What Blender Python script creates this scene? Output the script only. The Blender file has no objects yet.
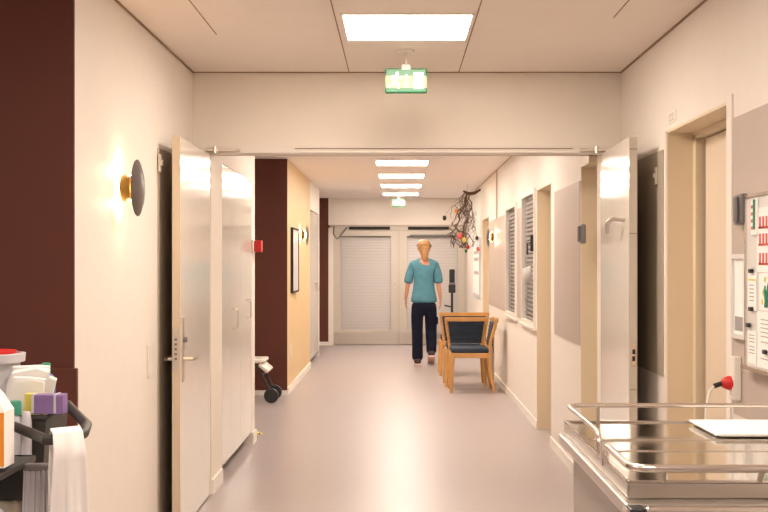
import bpy, bmesh, math, random
from mathutils import Vector, Matrix
random.seed(7)
sc = bpy.context.scene
COL = sc.collection
F = 1160.0; H = 1.4; VX, VY = 398.0, 263.0
PI = math.pi

def P(x, y, D):                       # a point seen at x,y that stands D metres away
    return Vector(((x-VX)*D/F, D, H-(y-VY)*D/F))

def lin(c):
    c /= 255.0
    return c/12.92 if c <= .04045 else ((c+.055)/1.055)**2.4
def rgb(r, g, b): return (lin(r), lin(g), lin(b), 1)

# ---------------------------------------------------------------- materials
def mat(name, col, rough=.5, metal=0, spec=.5, var=.0, scale=8, bump=0, bscale=60, emit=None, estr=0, alpha=1, trans=0, coat=0):
    m = bpy.data.materials.new(name); m.use_nodes = True
    nt = m.node_tree; b = nt.nodes['Principled BSDF']
    b.inputs['Roughness'].default_value = rough
    b.inputs['Metallic'].default_value = metal
    b.inputs['Specular IOR Level'].default_value = spec
    b.inputs['Alpha'].default_value = alpha
    b.inputs['Transmission Weight'].default_value = trans
    b.inputs['Coat Weight'].default_value = coat
    tc = nt.nodes.new('ShaderNodeTexCoord')
    n = nt.nodes.new('ShaderNodeTexNoise'); n.inputs['Scale'].default_value = scale; n.inputs['Detail'].default_value = 3
    nt.links.new(tc.outputs['Object'], n.inputs['Vector'])
    r = nt.nodes.new('ShaderNodeValToRGB')
    r.color_ramp.elements[0].position = .3; r.color_ramp.elements[1].position = .7
    r.color_ramp.elements[0].color = tuple(c*(1-var) for c in col[:3])+(1,)
    r.color_ramp.elements[1].color = tuple(min(1, c*(1+var)) for c in col[:3])+(1,)
    nt.links.new(n.outputs['Fac'], r.inputs['Fac'])
    nt.links.new(r.outputs['Color'], b.inputs['Base Color'])
    if bump:
        n2 = nt.nodes.new('ShaderNodeTexNoise'); n2.inputs['Scale'].default_value = bscale
        nt.links.new(tc.outputs['Object'], n2.inputs['Vector'])
        bp = nt.nodes.new('ShaderNodeBump'); bp.inputs['Strength'].default_value = bump; bp.inputs['Distance'].default_value = .01
        nt.links.new(n2.outputs['Fac'], bp.inputs['Height']); nt.links.new(bp.outputs['Normal'], b.inputs['Normal'])
    if emit:
        b.inputs['Emission Color'].default_value = emit; b.inputs['Emission Strength'].default_value = estr
    return m

M = {}
M['wall'] = mat('wall_paint', (.83,.765,.70,1), .6, var=.01, bump=.05, bscale=120)
M['wallb'] = mat('partition_paint', (.86,.79,.70,1), .6, var=.01)
M['ceil'] = mat('ceiling_panel', (.88,.79,.71,1), .7, var=.01, bump=.04, bscale=200)
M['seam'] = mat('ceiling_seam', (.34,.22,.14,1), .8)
M['floor'] = mat('linoleum', (.42,.365,.36,1), .36, spec=.30, var=.03, scale=30)
M['maroon'] = mat('maroon_paint', rgb(94,51,41), .6, spec=.3, var=.02)
M['tan'] = mat('tan_paint', (.72,.53,.29,1), .55, var=.02)
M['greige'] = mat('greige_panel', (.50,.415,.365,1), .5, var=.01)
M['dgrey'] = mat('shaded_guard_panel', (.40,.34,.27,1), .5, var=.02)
M['white'] = mat('white_lacquer', (.82,.77,.70,1), .35, var=.01)
M['enddoor'] = mat('end_door_lacquer', (.60,.54,.47,1), .4, var=.01)
M['ceili'] = mat('corridor_ceiling_panel', (.93,.86,.82,1), .6, var=.01)
M['base'] = mat('skirting', (.86,.81,.74,1), .4)
M['jamb'] = mat('jamb_cream', (.72,.60,.43,1), .5, var=.01)
M['door'] = mat('door_cream', (.74,.62,.48,1), .45, var=.01)
M['gloss'] = mat('glossy_laminate', (.68,.62,.55,1), .11, spec=.6, var=.01, bump=.006, bscale=6)
M['edge'] = mat('door_edge', (.66,.54,.40,1), .5)
M['edge2'] = mat('door_edge_grey', (.56,.50,.42,1), .5)
M['steel'] = mat('brushed_steel', (.62,.58,.54,1), .28, metal=1, var=.02)
M['chrome'] = mat('polished_steel', (.72,.68,.64,1), .12, metal=1, var=.01)
M['mirror'] = mat('tray_steel', (.72,.68,.62,1), .11, metal=1, var=.01, bump=.015, bscale=7)
M['tube'] = mat('satin_rail', (.80,.74,.68,1), .25, metal=1)
M['body'] = mat('trolley_panel', (.46,.41,.37,1), .4, metal=.25, var=.01)
M['black'] = mat('black_plastic', (.02,.02,.022,1), .4)
M['dark'] = mat('dark_gap', (.03,.02,.015,1), .8)
M['charcoal'] = mat('charcoal_plastic', (.045,.041,.038,1), .45, var=.05)
M['grey'] = mat('grey_plastic', (.19,.17,.17,1), .4)
M['brass'] = mat('brass', (.36,.22,.06,1), .35, metal=1)
M['disc'] = mat('bronze_disc', (.11,.09,.085,1), .35, metal=.4)
M['red'] = mat('red_plastic', (.62,.02,.02,1), .4)
M['green'] = mat('exit_green', (.012,.12,.045,1), .4)
M['wood'] = mat('beech_wood', (.62,.33,.11,1), .4, var=.12, scale=6)
M['navy'] = mat('navy_upholstery', (.022,.035,.06,1), .75, var=.15, scale=40)
M['teal'] = mat('teal_shirt', (.09,.25,.335,1), .85, spec=.2, var=.08, scale=14)
M['trouser'] = mat('dark_trousers', (.010,.012,.026,1), .9, spec=.12, var=.1)
M['skin'] = mat('skin', (.60,.30,.19,1), .55, var=.03)
M['hair'] = mat('blonde_hair', (.42,.22,.09,1), .5, var=.25, scale=60)
M['shoe'] = mat('shoe_dark', (.05,.03,.035,1), .6)
M['sole'] = mat('shoe_sole', (.75,.55,.52,1), .6)
M['towel'] = mat('white_towel', (.92,.88,.87,1), .95, bump=.12, bscale=300)
M['paper'] = mat('paper', (.92,.90,.87,1), .7, var=.01)
M['lblue'] = mat('clouded_plastic', (.60,.58,.62,1), .35, var=.03)
M['pink'] = mat('pink_red', (.70,.12,.10,1), .6)
M['orange'] = mat('orange_label', (.85,.30,.03,1), .5)
M['purple'] = mat('purple_card', (.25,.15,.36,1), .5, var=.08, scale=20)
M['yellow'] = mat('yellow_card', (.78,.66,.12,1), .5)
M['gcap'] = mat('green_cap', (.04,.28,.18,1), .4)
M['blue'] = mat('blue_plastic', (.02,.07,.33,1), .4)
M['beige'] = mat('beige_pack', (.42,.36,.29,1), .6, var=.1, scale=12)
M['blind'] = mat('blind_slat', (.62,.57,.55,1), .5, var=.01)
M['bdark'] = mat('room_beyond', (.20,.18,.15,1), .8)
M['glass'] = mat('window_glass', (.9,.93,.93,1), .03, alpha=.05, spec=.3)
M['cloudy'] = mat('clear_plastic_box', (.9,.85,.82,1), .1, alpha=.45)
M['twig'] = mat('willow_twig', (.13,.07,.045,1), .8, var=.2)
M['lgrey'] = mat('board_white', (.74,.72,.69,1), .35)
M['tgrey'] = mat('text_grey', (.35,.32,.31,1), .7)
M['lamp'] = mat('lamp_diffuser', (.9,.9,.9,1), .5, emit=(1,.865,.735,1), estr=11)
M['glow'] = mat('sconce_bulb', (1,.9,.7,1), .5, emit=(1,.62,.25,1), estr=16)
M['glowx'] = mat('exit_lit_panel', (.19,.22,.12,1), .5, emit=(.75,.80,.40,1), estr=.05)
M['gloww'] = mat('exit_lit_symbol', (.6,.65,.55,1), .5, emit=(1,1,.92,1), estr=.22)

# ---------------------------------------------------------------- mesh helpers
class MB:
    def __init__(s): s.bm = bmesh.new()
    def box(s, x0, x1, y0, y1, z0, z1, bev=0, seg=2, rot=None):
        r = bmesh.ops.create_cube(s.bm, size=1)
        vs = r['verts']
        c = Vector(((x0+x1)/2, (y0+y1)/2, (z0+z1)/2))
        for v in vs: v.co = Vector((v.co.x*abs(x1-x0), v.co.y*abs(y1-y0), v.co.z*abs(z1-z0)))
        if bev:
            es = list({e for v in vs for e in v.link_edges})
            g = bmesh.ops.bevel(s.bm, geom=es, offset=bev, segments=seg, affect='EDGES', profile=.5)
            vs = list({v for f in g['faces'] for v in f.verts} | {v for v in vs if v.is_valid})
        for v in vs:
            if rot is not None: v.co = rot @ v.co
            v.co += c
        return s
    def tube(s, pts, r, n=8, caps=True):
        pts = [Vector(p) for p in pts]
        rs = r if isinstance(r, (list, tuple)) else [r]*len(pts)
        rings = []; up = None
        for i, p in enumerate(pts):
            a = pts[max(0, i-1)]; b = pts[min(len(pts)-1, i+1)]
            t = (b-a).normalized()
            if up is None:
                up = Vector((0,0,1)) if abs(t.z) < .9 else Vector((1,0,0))
            u = (up - t*up.dot(t))
            if u.length < 1e-4: u = t.orthogonal()
            u.normalize(); w = t.cross(u); up = u
            rings.append([s.bm.verts.new(p+(u*math.cos(2*PI*k/n)+w*math.sin(2*PI*k/n))*rs[i]) for k in range(n)])
        for a, b in zip(rings, rings[1:]):
            for k in range(n): s.bm.faces.new((a[k], a[(k+1)%n], b[(k+1)%n], b[k]))
        if caps:
            s.bm.faces.new(rings[0][::-1]); s.bm.faces.new(rings[-1])
        return s
    def lathe(s, prof, c, axis='z', n=24):           # prof: (radius, height)
        c = Vector(c); rings = []
        for r, h in prof:
            ring = []
            for k in range(n):
                a = 2*PI*k/n; x, y = r*math.cos(a), r*math.sin(a)
                v = {'z': (x, y, h), 'x': (h, x, y), 'y': (x, h, y)}[axis]
                ring.append(s.bm.verts.new(c+Vector(v)))
            rings.append(ring)
        for a, b in zip(rings, rings[1:]):
            for k in range(n):
                s.bm.faces.new((a[k], a[(k+1)%n], b[(k+1)%n], b[k]))
        s.bm.faces.new(rings[0][::-1]); s.bm.faces.new(rings[-1])
        return s
    def frustum(s, c, bx, by, tx, ty, z0, z1):
        cx, cy = c
        a = [s.bm.verts.new((cx+i*bx, cy+j*by, z0)) for i, j in ((-1,-1),(1,-1),(1,1),(-1,1))]
        b = [s.bm.verts.new((cx+i*tx, cy+j*ty, z1)) for i, j in ((-1,-1),(1,-1),(1,1),(-1,1))]
        s.bm.faces.new(a[::-1]); s.bm.faces.new(b)
        for k in range(4): s.bm.faces.new((a[k], a[(k+1)%4], b[(k+1)%4], b[k]))
        return s
    def prism(s, pts, d):                             # planar outline pushed along d
        a = [s.bm.verts.new(Vector(p)) for p in pts]; b = [s.bm.verts.new(Vector(p)+Vector(d)) for p in pts]
        s.bm.faces.new(a); s.bm.faces.new(b[::-1]); n = len(a)
        for k in range(n): s.bm.faces.new((a[k], b[k], b[(k+1)%n], a[(k+1)%n]))
        return s
    def ball(s, c, r, sx=1, sy=1, sz=1, seg=16):
        g = bmesh.ops.create_uvsphere(s.bm, u_segments=seg, v_segments=max(6, seg//2+2), radius=r)
        for v in g['verts']: v.co = Vector((v.co.x*sx, v.co.y*sy, v.co.z*sz))+Vector(c)
        return s
    def build(s, name, m, parent=None, smooth=False):
        bmesh.ops.recalc_face_normals(s.bm, faces=s.bm.faces)
        me = bpy.data.meshes.new(name); s.bm.to_mesh(me); s.bm.free()
        me.materials.append(M[m] if isinstance(m, str) else m)
        o = bpy.data.objects.new(name, me); COL.objects.link(o)
        if parent is not None:
            o.parent = parent
        if smooth:
            for p in me.polygons: p.use_smooth = True
            try:
                me.set_sharp_from_angle(angle=math.radians(38))
            except Exception: pass
        return o
def B(*a, **k): return MB().box(*a, **k)

def empty(name, loc, label=None, cat=None, group=None, rz=0, kind=None):
    o = bpy.data.objects.new(name, None); COL.objects.link(o); o.location = loc; o.rotation_euler = (0,0,rz)
    o.empty_display_size = .1
    return tag(o, label, cat, group, kind)
def tag(o, label=None, cat=None, group=None, kind=None):
    if label: o['label'] = label
    if cat: o['category'] = cat
    if group: o['group'] = group
    if kind: o['kind'] = kind
    return o
def S(name, mb, m, parent=None):
    o = mb.build(name, m, parent)
    if parent is None: o['kind'] = 'structure'
    return o
def copy_tree(o, parent=None):
    c = o.copy(); COL.objects.link(c)
    if parent is not None: c.parent = parent
    for ch in [q for q in COL.objects if q.parent == o]: copy_tree(ch, c)
    return c
def solid(mb): return mb

# ================================================================ SETTING
DP = 7.0          # face of the partition
XL, XR = -1.237, 1.348
ZC = 2.5525; ZI = 2.505; XI = 1.175; DE = 19.75
S('floor', B(-4.2, 3.2, -3.2, 20.2, -.1, 0), 'floor')
S('ceiling', B(-4.2, 3.2, -3.2, DP+.02, ZC, ZC+.1), 'ceil')
S('ceiling', B(-4.2, 3.2, DP+.02, 20.2, ZI, ZI+.1), 'ceili')
# front left: white wall with maroon return
S('wall_left', B(XL-.3, XL, 4.44, DP+.05, 0, ZC), 'wall')
S('wall_left_return', B(-4.2, XL, 4.425, 4.44, 0, ZC), 'maroon')
S('wall_left_side', B(-4.3, -4.2, -3.2, 4.44, 0, ZC), 'wall')
S('wall_back', B(-4.3, 3.2, -3.3, -3.2, 0, ZC), 'wall')
S('trim_1', B(-1.9, XL+.018, 4.40, 4.425, .0, 1.0, bev=.004), 'maroon')
# front right wall with a door niche
NZ = 2.06
w = MB(); w.box(XR, XR+.4, -3.2, 4.73, 0, ZC); w.box(XR, XR+.4, 5.81, DP+.05, 0, ZC); w.box(XR, XR+.4, 4.73, 5.81, NZ, ZC)
S('wall_right', w, 'wall')
w = MB(); w.box(XR-.002, XR+.13, 5.795, 5.81, 0, NZ); w.box(XR-.002, XR+.13, 4.73, 4.745, 0, NZ); w.box(XR-.002, XR+.13, 4.73, 5.81, NZ-.012, NZ)
S('trim_2', w, 'jamb')
w = MB(); w.box(XR+.125, XR+.18, 5.74, 5.795, 0, 2.035); w.box(XR+.125, XR+.18, 4.745, 4.80, 0, 2.035); w.box(XR+.125, XR+.18, 4.745, 5.795, 2.02, NZ-.012)
S('trim_3', w, 'jamb')
w = MB(); w.box(XR-.008, XR, 5.81, 5.83, 0, NZ); w.box(XR-.008, XR, 4.66, 4.735, 0, NZ+.02)
S('trim_4', w, 'wall')
d1 = S('door_1', B(XR+.165, XR+.2, 4.80, 5.705, .01, 2.012), 'door')
h = MB(); h.tube([(XR+.16, 4.87, 1.02), (XR+.11, 4.87, 1.02), (XR+.11, 5.0, 1.02)], .009); h.build('door_handle', 'steel', d1, True)
S('trim_5', B(XR+.19, XR+.21, 4.76, 5.79, 0, 2.03), 'dark')
# wall above double doors (partition)
w = MB(); w.box(XL, XR, DP, DP+.14, 2.10, ZC); w.box(XL, -1.13, DP-.0, DP+.14, 0, 2.10); w.box(1.225, XR, DP, DP+.14, 0, 2.10)
w.box(XL, -1.13, DP+.14, 7.45, 0, 2.10)
S('wall_partition', w, 'wallb')
S('wall_partition_inner', B(-1.7, 1.6, DP+.14, DP+.16, 2.06, ZC), 'wallb')
w = MB(); w.box(-1.19, 1.28, DP-.03, DP+.12, 2.062, 2.105)
S('trim_6', w, 'wall')
S('trim_7', B(-.62, 1.05, DP-.036, DP-.028, 2.085, 2.090), 'seam')
S('trim_8', B(-.58, 1.03, DP-.05, DP-.03, 2.062, 2.074), 'base')
# reveal right of the opening
w = MB(); w.box(1.31, 1.6, DP+.14, 7.45, 0, ZI); w.box(XI, 1.31, DP+.14, 7.45, 2.015, ZI)
S('wall_right_reveal', w, 'jamb')
S('trim_9', B(XI, 1.31, 7.44, 7.452, 0, 2.015), 'jamb')
# inner right wall
wz = []
w = MB()
w.box(XI, 1.6, 7.452, 8.9, 0, ZI)
w.box(XI, 1.6, 8.9, 9.78, 2.02, ZI); w.box(1.34, 1.6, 8.9, 9.78, 0, 2.02)
w.box(XI, 1.6, 9.78, 9.88, 0, ZI)
w.box(XI, 1.6, 9.88, 10.9, 0, .845); w.box(XI, 1.6, 9.88, 10.9, 2.04, ZI)
w.box(XI, 1.6, 10.9, 11.45, 0, ZI)
w.box(XI, 1.6, 11.45, 12.5, 0, .85); w.box(XI, 1.6, 11.45, 12.5, 2.0, ZI)
w.box(XI, 1.6, 12.5, 15.0, 0, ZI)
w.box(XI, 1.6, 15.0, 16.0, 2.0, ZI); w.box(1.34, 1.6, 15.0, 16.0, 0, 2.0)
w.box(XI, 1.6, 16.0, 20.0, 0, ZI)
S('wall_right_inner', w, 'wall')
w = MB()
for (a, b, z) in ((8.9, 9.78, 2.02), (15.0, 16.0, 2.0)):
    w.box(XI-.004, 1.34, b-.012, b, 0, z); w.box(XI-.004, 1.34, a, b-.012, z-.012, z); w.box(XI-.004, 1.34, a, a+.012, 0, z-.012)
S('trim_10', w, 'jamb')
for i, (a, b, z) in enumerate(((8.93, 9.74, 2.0), (15.04, 15.96, 1.98))):
    d = S('door_%d' % (2+i), B(1.30, 1.338, a, b, .01, z), 'door')
    MB().tube([(1.30, a+.08, 1.02), (1.265, a+.08, 1.02), (1.265, a+.2, 1.02)], .009).build('door_handle', 'steel', d, True)
# greige panels on the right walls
PT = .006
S('trim_11', B(XI-PT, XI, 7.47, 8.68, .87, 1.93), 'greige')
S('trim_12', B(XI-PT, XI, 12.56, 14.93, .87, 1.93), 'greige')
S('trim_13', B(XI-PT, XI, 10.95, 11.40, .87, 1.93), 'greige')
S('trim_14', B(XR-PT, XR, 2.2, 4.655, .80, 1.98), 'greige')
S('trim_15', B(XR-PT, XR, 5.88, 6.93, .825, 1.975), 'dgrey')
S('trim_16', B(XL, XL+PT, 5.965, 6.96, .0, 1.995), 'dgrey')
# inner left
S('wall_left_bulkhead', B(-1.75, -1.13, 7.45, 8.95, 2.04, ZI), 'wall')
S('wall_left_closet_end', B(-1.75, -1.13, 8.95, 9.15, 0, ZI), 'wall')
S('wall_left_closet_back', B(-1.9, -1.75, DP+.16, 9.15, 0, ZI), 'wall')
S('wall_left_jamb_back', MB().box(-1.75, -1.237, DP+.16, 7.445, 0, ZI).box(-1.237, -1.13, DP+.16, 7.445, 2.10, ZI), 'wall')
S('wall_alcove', B(-2.9, -2.8, 9.15, 12.3, 0, ZI), 'wall')
S('wall_alcove_near', B(-2.9, -1.9, 9.05, 9.15, 0, ZI), 'wall')
S('wall_left_tan', B(-1.5, -XI, 12.315, 15.5, 0, ZI), 'tan')
S('wall_alcove_far', B(-2.9, -XI, 12.30, 12.315, 0, ZI), 'maroon')
S('wall_left_inner', B(-2.6, -1.75, 15.4, 17.3, 0, ZI), 'wall')
S('wall_left_pier', B(-1.75, -XI, 17.21, 17.32, 0, ZI), 'wall')
S('wall_left_over_cabinet', B(-1.75, -XI, 15.5, 17.21, 2.12, ZI), 'wall')
S('wall_recess', B(-2.9, -2.6, 17.0, 20, 0, ZI), 'wall')
S('wall_end', MB().box(-1.16, XI, DE, DE+.2, 2.05, ZI), 'wall')
S('wall_end_left', B(-2.6, -1.185, DE, DE+.2, 0.0, ZI), 'maroon')
S('wall_end_post', B(-1.185, -1.10, DE-.005, DE+.0295, 0, 2.0), 'wall')
S('wall_end_cap', B(-1.185, -1.155, DE, DE+.2, 2.05, ZI), 'wall')
# baseboards
bh, bt = .07, .012
S('baseboard_right', B(XI-bt, XI, 7.46, 8.9, 0, bh), 'base')
S('baseboard_right_middle', B(XI-bt, XI, 9.78, 15.0, 0, bh), 'base')
S('baseboard_right_far', B(XI-bt, XI, 16.0, DE, 0, bh), 'base')
S('baseboard_right_front', MB().box(XR-bt, XR, -3.2, 4.66, 0, bh).box(XR-bt, XR, 5.83, DP, 0, bh), 'base')
S('baseboard_left_front', B(XL, XL+bt, 4.44, 5.96, 0, bh), 'base')
S('baseboard_left_jamb', MB().box(-1.13, -1.115, DP+.02, 7.40, 0, .09).box(-1.13, -1.115, 8.95, 9.165, 0, .09).box(-1.9, -1.13, 9.15, 9.165, 0, .07), 'base')
S('baseboard_left_tan', MB().box(-XI, -XI+.014, 12.3, 15.48, 0, .08).box(-2.8, -XI+.014, 12.288, 12.3, 0, .05), 'base')
S('baseboard_end', B(-2.6, -1.185, DE-.012, DE, 0, .06), 'base')
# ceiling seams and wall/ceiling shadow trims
w = MB()
for x, ye in ((-.915, 5.85), (-.295, DP), (.367, DP), (1.012, 5.45)): w.box(x-.003, x+.003, 0, ye, ZC-.0015, ZC+.001)
S('trim_17', w, 'seam')
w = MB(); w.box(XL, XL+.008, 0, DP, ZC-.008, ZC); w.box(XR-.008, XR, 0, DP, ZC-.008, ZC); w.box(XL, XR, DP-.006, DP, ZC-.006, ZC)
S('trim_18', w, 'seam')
w = MB(); w.box(XI-.005, XI, 7.5, DE, ZI-.005, ZI)
S('trim_19', w, 'seam')
S('trim_20', B(XI-.012, XI, 13.72, 13.75, 1.93, ZI), 'greige')

# ---------------------------------------------------------------- windows of the right wall
def window(n, y0, y1, z0, z1):
    fr = MB(); t = .04; a, b = XI-.02, XI+.02
    fr.box(a, b, y0, y0+t, z0, z1); fr.box(a, b, y1-t, y1, z0, z1); fr.box(a, b, y0+t, y1-t, z0, z0+t); fr.box(a, b, y0+t, y1-t, z1-t, z1)
    root = S('window_%d' % n, fr, 'white')
    B(XI-.006, XI-.002, y0+t, y1-t, z0+t, z1-t).build('pane', 'glass', root)
    bl = MB(); z = z0+t+.02
    rot = Matrix.Rotation(math.radians(50), 3, 'Y')
    while z < z1-t-.01:
        bl.box(XI+.005, XI+.031, y0+t+.01, y1-t-.01, z-.001, z+.001, rot=rot); z += .04
    bl.build('blind', 'blind', root)
    B(XI+.04, XI+.05, y0, y1, z0, z1).build('room_backing', 'bdark', root)
    B(XI-.035, XI+.01, y0-.03, y1+.03, z0-.02, z0+.004, bev=.004).build('window_sill', 'white', root)
    return root
w1 = window(1, 9.88, 10.9, .845, 2.04)
w2 = window(2, 11.45, 12.5, .85, 2.0)
MB().box(XI-.045, XI-.02, 9.895, 9.925, 1.50, 1.64, bev=.004).tube([(XI-.045, 9.91, 1.57), (XI-.07, 9.91, 1.57), (XI-.07, 9.91, 1.47)], .008).build('window_handle', 'black', w1)

# ---------------------------------------------------------------- double doors at the far end
def end_door(n, x0, x1, hinge_left):
    root = S('door_%d' % n, MB().box(x0, x0+.13, DE+.03, DE+.07, .26, 1.86).box(x1-.12, x1, DE+.03, DE+.07, .26, 1.86)
             .box(x0, x1, DE+.03, DE+.07, .01, .26).box(x0, x1, DE+.03, DE+.07, 1.86, 1.97), 'enddoor')
    B(x0+.01, x1-.01, DE+.022, DE+.03, .012, .215).build('kick_plate', 'steel', root)
    B(x0+.12, x1-.11, DE+.055, DE+.06, .25, 1.87).build('pane', 'glass', root)
    bl = MB(); z = .27
    rot = Matrix.Rotation(math.radians(72), 3, 'X')
    while z < 1.86:
        bl.box(x0+.13, x1-.12, DE+.075, DE+.125, z-.001, z+.001, rot=rot); z += .05
    bl.build('blind', 'blind', root)
    B(x0+.1, x1-.1, DE+.16, DE+.17, .2, 1.9).build('room_backing', 'bdark', root)
    return root
xm = P(398.7, 0, DE).x
dl = end_door(4, P(333, 0, DE).x, xm-.01, True)
dr = end_door(5, xm+.01, P(465, 0, DE).x, False)
k = MB()
for yy in (283, 289): k.lathe([(.022, 0), (.022, -.012), (.012, -.016)], (P(395.3, yy, DE).x, DE+.03, P(0, yy, DE).z), 'y', 14)
k.build('lock', 'steel', dl)
B(P(410, 0, DE).x, P(456, 0, DE).x, DE+.015, DE+.03, 1.855, 1.885).build('blind_box', 'grey', dr)
S('trim_21', MB().box(-1.155, XI, DE-.015, DE+.03, 2.02, 2.05), 'greige')
S('trim_22', MB().box(P(349,0,DE).x, P(390,0,DE).x, DE-.01, DE+.02, 1.975, 2.02).box(P(408,0,DE).x, P(449,0,DE).x, DE-.01, DE+.02, 1.975, 2.02), 'dark')
S('trim_23', MB().box(-1.155, P(349,0,DE).x, DE, DE+.03, 1.965, 2.02).box(P(390,0,DE).x, P(408,0,DE).x, DE, DE+.03, 1.965, 2.02).box(P(449,0,DE).x, XI, DE, DE+.03, 1.965, 2.02)
  .box(P(465,0,DE).x+.005, XI, DE+.0, DE+.07, 0, 1.97).box(xm-.008, xm+.008, DE+.05, DE+.075, 0, 1.97), 'enddoor')
S('trim_24', B(P(325,0,DE).x-.3, XI+.3, DE+.18, DE+.2, 0, 2.05), 'bdark')
def end_closer(par, pts):
    q = MB(); q.tube([P(x, y, DE-(.03 if i in (0, len(pts)-1) else .2)) for i, (x, y) in enumerate(pts)], .013); q.build('closer_arm', 'grey', par, True)
end_closer(dl, [(334, 226.5), (333.5, 234), (337, 239), (340, 236.5), (347, 227.5)])
end_closer(dr, [(464, 228), (462, 238), (457, 236), (450, 228)])

# ---------------------------------------------------------------- fire door leaves standing open
def fire_leaf(n, xh, xf, sgn, yh=6.97, yf=5.98):
    # sgn -1: left leaf (face looks to +x). Straight slab from hinge to free edge
    t = .042; o = sgn
    pts = [(xf, yf, .012), (xh, yh, .012), (xh+o*t, yh, .012), (xf+o*t, yf, .012)]
    leaf = S('door_%d' % n, MB().prism(pts, (0,0,2.04)), 'gloss')
    # free edge band
    e = MB().prism([(xf, yf-.003, .012), (xf+o*t, yf-.003, .012), (xf+o*t, yf+.0005, .012), (xf, yf+.0005, .012)], (0,0,2.04))
    e.build('door_edge', 'edge' if sgn < 0 else 'edge2', leaf)
    return leaf
lf = fire_leaf(6, -1.13, -1.122, -1)
rf = fire_leaf(7, 1.218, 1.191, 1)
# left leaf furniture
zx = .90
h = MB(); h.tube([(-1.12, 6.05, zx), (-1.07, 6.05, zx), (-1.066, 6.06, zx), (-1.062, 6.18, zx)], .010)
h.tube([(-1.166, 6.05, zx), (-1.205, 6.05, zx), (-1.207, 6.03, zx), (-1.207, 6.17, zx)], .010)
h.build('door_handle', 'steel', lf, True)
B(-1.128, -1.118, 6.03, 6.075, .78, 1.12, bev=.003).build('escutcheon', 'tube', lf)
MB().lathe([(.014, 0), (.014, .02)], (-1.118, 6.05, 1.0), 'x', 12).build('lock_cylinder', 'grey', lf)
q = B(-1.157, -1.131, 5.972, 5.978, .84, 1.06); q.build('lock_plate', 'steel', lf)
q = MB()
for z in (.90, .925, .95, .975, 1.0): q.box(-1.150, -1.138, 5.969, 5.973, z, z+.012)
q.build('latch', 'grey', lf)
# right leaf furniture
h = MB(); c = P(621, 221, 6.15)
h.tube([(1.19, 6.1, 1.625), (1.135, 6.1, 1.63), (1.125, 6.12, 1.63), (1.12, 6.2, 1.615), (1.12, 6.22, 1.56)], [.01, .011, .012, .012, .008]); h.build('door_handle', 'steel', rf, True)
q = MB(); q.box(1.203, 1.225, 5.972, 5.978, .87, .98); q.build('lock_plate', 'tube', rf)
q = MB(); q.box(1.207, 1.221, 5.969, 5.973, .895, .92); q.box(1.207, 1.221, 5.969, 5.973, .93, .955); q.build('latch_hole', 'dark', rf)
q = MB()
for z in (.745, 1.55, 1.985): q.box(1.193, 1.231, 5.9745, 5.978, z, z+.004)
q.build('edge_joint', 'grey', rf)
# door holders on the walls
for x, y, side, nm in ((158.5, 163, -1, 'left'), (657, 176, 1, 'right')):
    X = XL+.006 if side < 0 else XR-.006
    D = F*X/(x-VX); p = P(x, y, D)
    r = empty('door_holder', (X, D, p.z), 'white door holder magnet high on the dark panel of the %s wall' % nm, 'door holder')
    B(0, -side*.012, -.018, .018, -.045, .045, bev=.003).build('body', 'edge2', r)
    MB().lathe([(.016, 0), (.016, -side*.012)], (-side*.012, 0, 0), 'x', 14).build('magnet', 'steel', r)
# closers above the opening
def closer(x0, x1, xk, lab):
    a = P(x0, 150, DP-.05); b = P(x1, 150, DP-.05)
    r = empty('door_closer', (a.x, DP-.04, a.z), lab, 'door closer')
    L = b.x-a.x
    B(0, L, -.012, .004, -.007, .007, bev=.002).build('slide_rail', 'tube', r)
    kx = P(xk, 0, DP-.05).x-a.x
    B(kx-.05, kx+.03, -.03, -.012, -.03, -.018, bev=.003).build('slider', 'steel', r)
    MB().lathe([(.013, -.02), (.013, .02)], (kx, -.02, 0), 'z', 12).build('pivot', 'tube', r)
closer(203, 240, 215.5, 'slim metal door closer rail above left half of the open double doors')
closer(579, 612, 596, 'slim metal door closer rail above right half of the open double doors')

# ================================================================ LAMPS
lamp = None
fronts = [(5.67, ZC, .30, 'lit square ceiling panel lamp in front of the double doors, nearest and largest'),
          (3.3, ZC, .30, 'lit square ceiling panel lamp above the viewer'), (.9, ZC, .30, 'lit square ceiling panel lamp behind the viewer')]
inner = [(9.0, 'lit ceiling panel lamp just beyond the double doors'), (10.85, 'lit ceiling panel lamp deeper behind the door lintel'),
         (12.78, 'lit ceiling panel lamp, first one visible under the lintel'), (14.7, 'lit ceiling panel lamp, second one visible under the lintel'),
         (16.6, 'lit ceiling panel lamp, third one visible under the lintel'), (18.6, 'lit ceiling panel lamp right before the far exit sign')]
def make_lamp(y, z, hw, lab):
    r = empty('ceiling_lamp', (.044, y, z), lab, 'ceiling lamp', 'square panel lamps along the ceiling')
    fr = MB(); t = .012
    fr.box(-hw-t, hw+t, -.3-t, -.3, -.006, 0); fr.box(-hw-t, hw+t, .3, .3+t, -.006, 0); fr.box(-hw-t, -hw, -.3, .3, -.006, 0); fr.box(hw, hw+t, -.3, .3, -.006, 0)
    fr.build('frame', 'white', r)
    B(-hw, hw, -.3, .3, -.004, -.001).build('diffuser', 'lamp', r)
    return r
lp = make_lamp(*fronts[0])
for y, z, hw, lab in fronts[1:]:
    c = copy_tree(lp); c.location = (.044, y, z); c['label'] = lab
c = copy_tree(lp); c.location = (-2.3, 1.6, ZC); c['label'] = 'added unseen fill panel on the ceiling left of the viewer'  # added out-of-view fill light, brightens the cart and maroon return
lp2 = make_lamp(inner[0][0], ZI, .28, inner[0][1])
for y, lab in inner[1:]:
    c = copy_tree(lp2); c.location = (.044, y, ZI); c['label'] = lab

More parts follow.
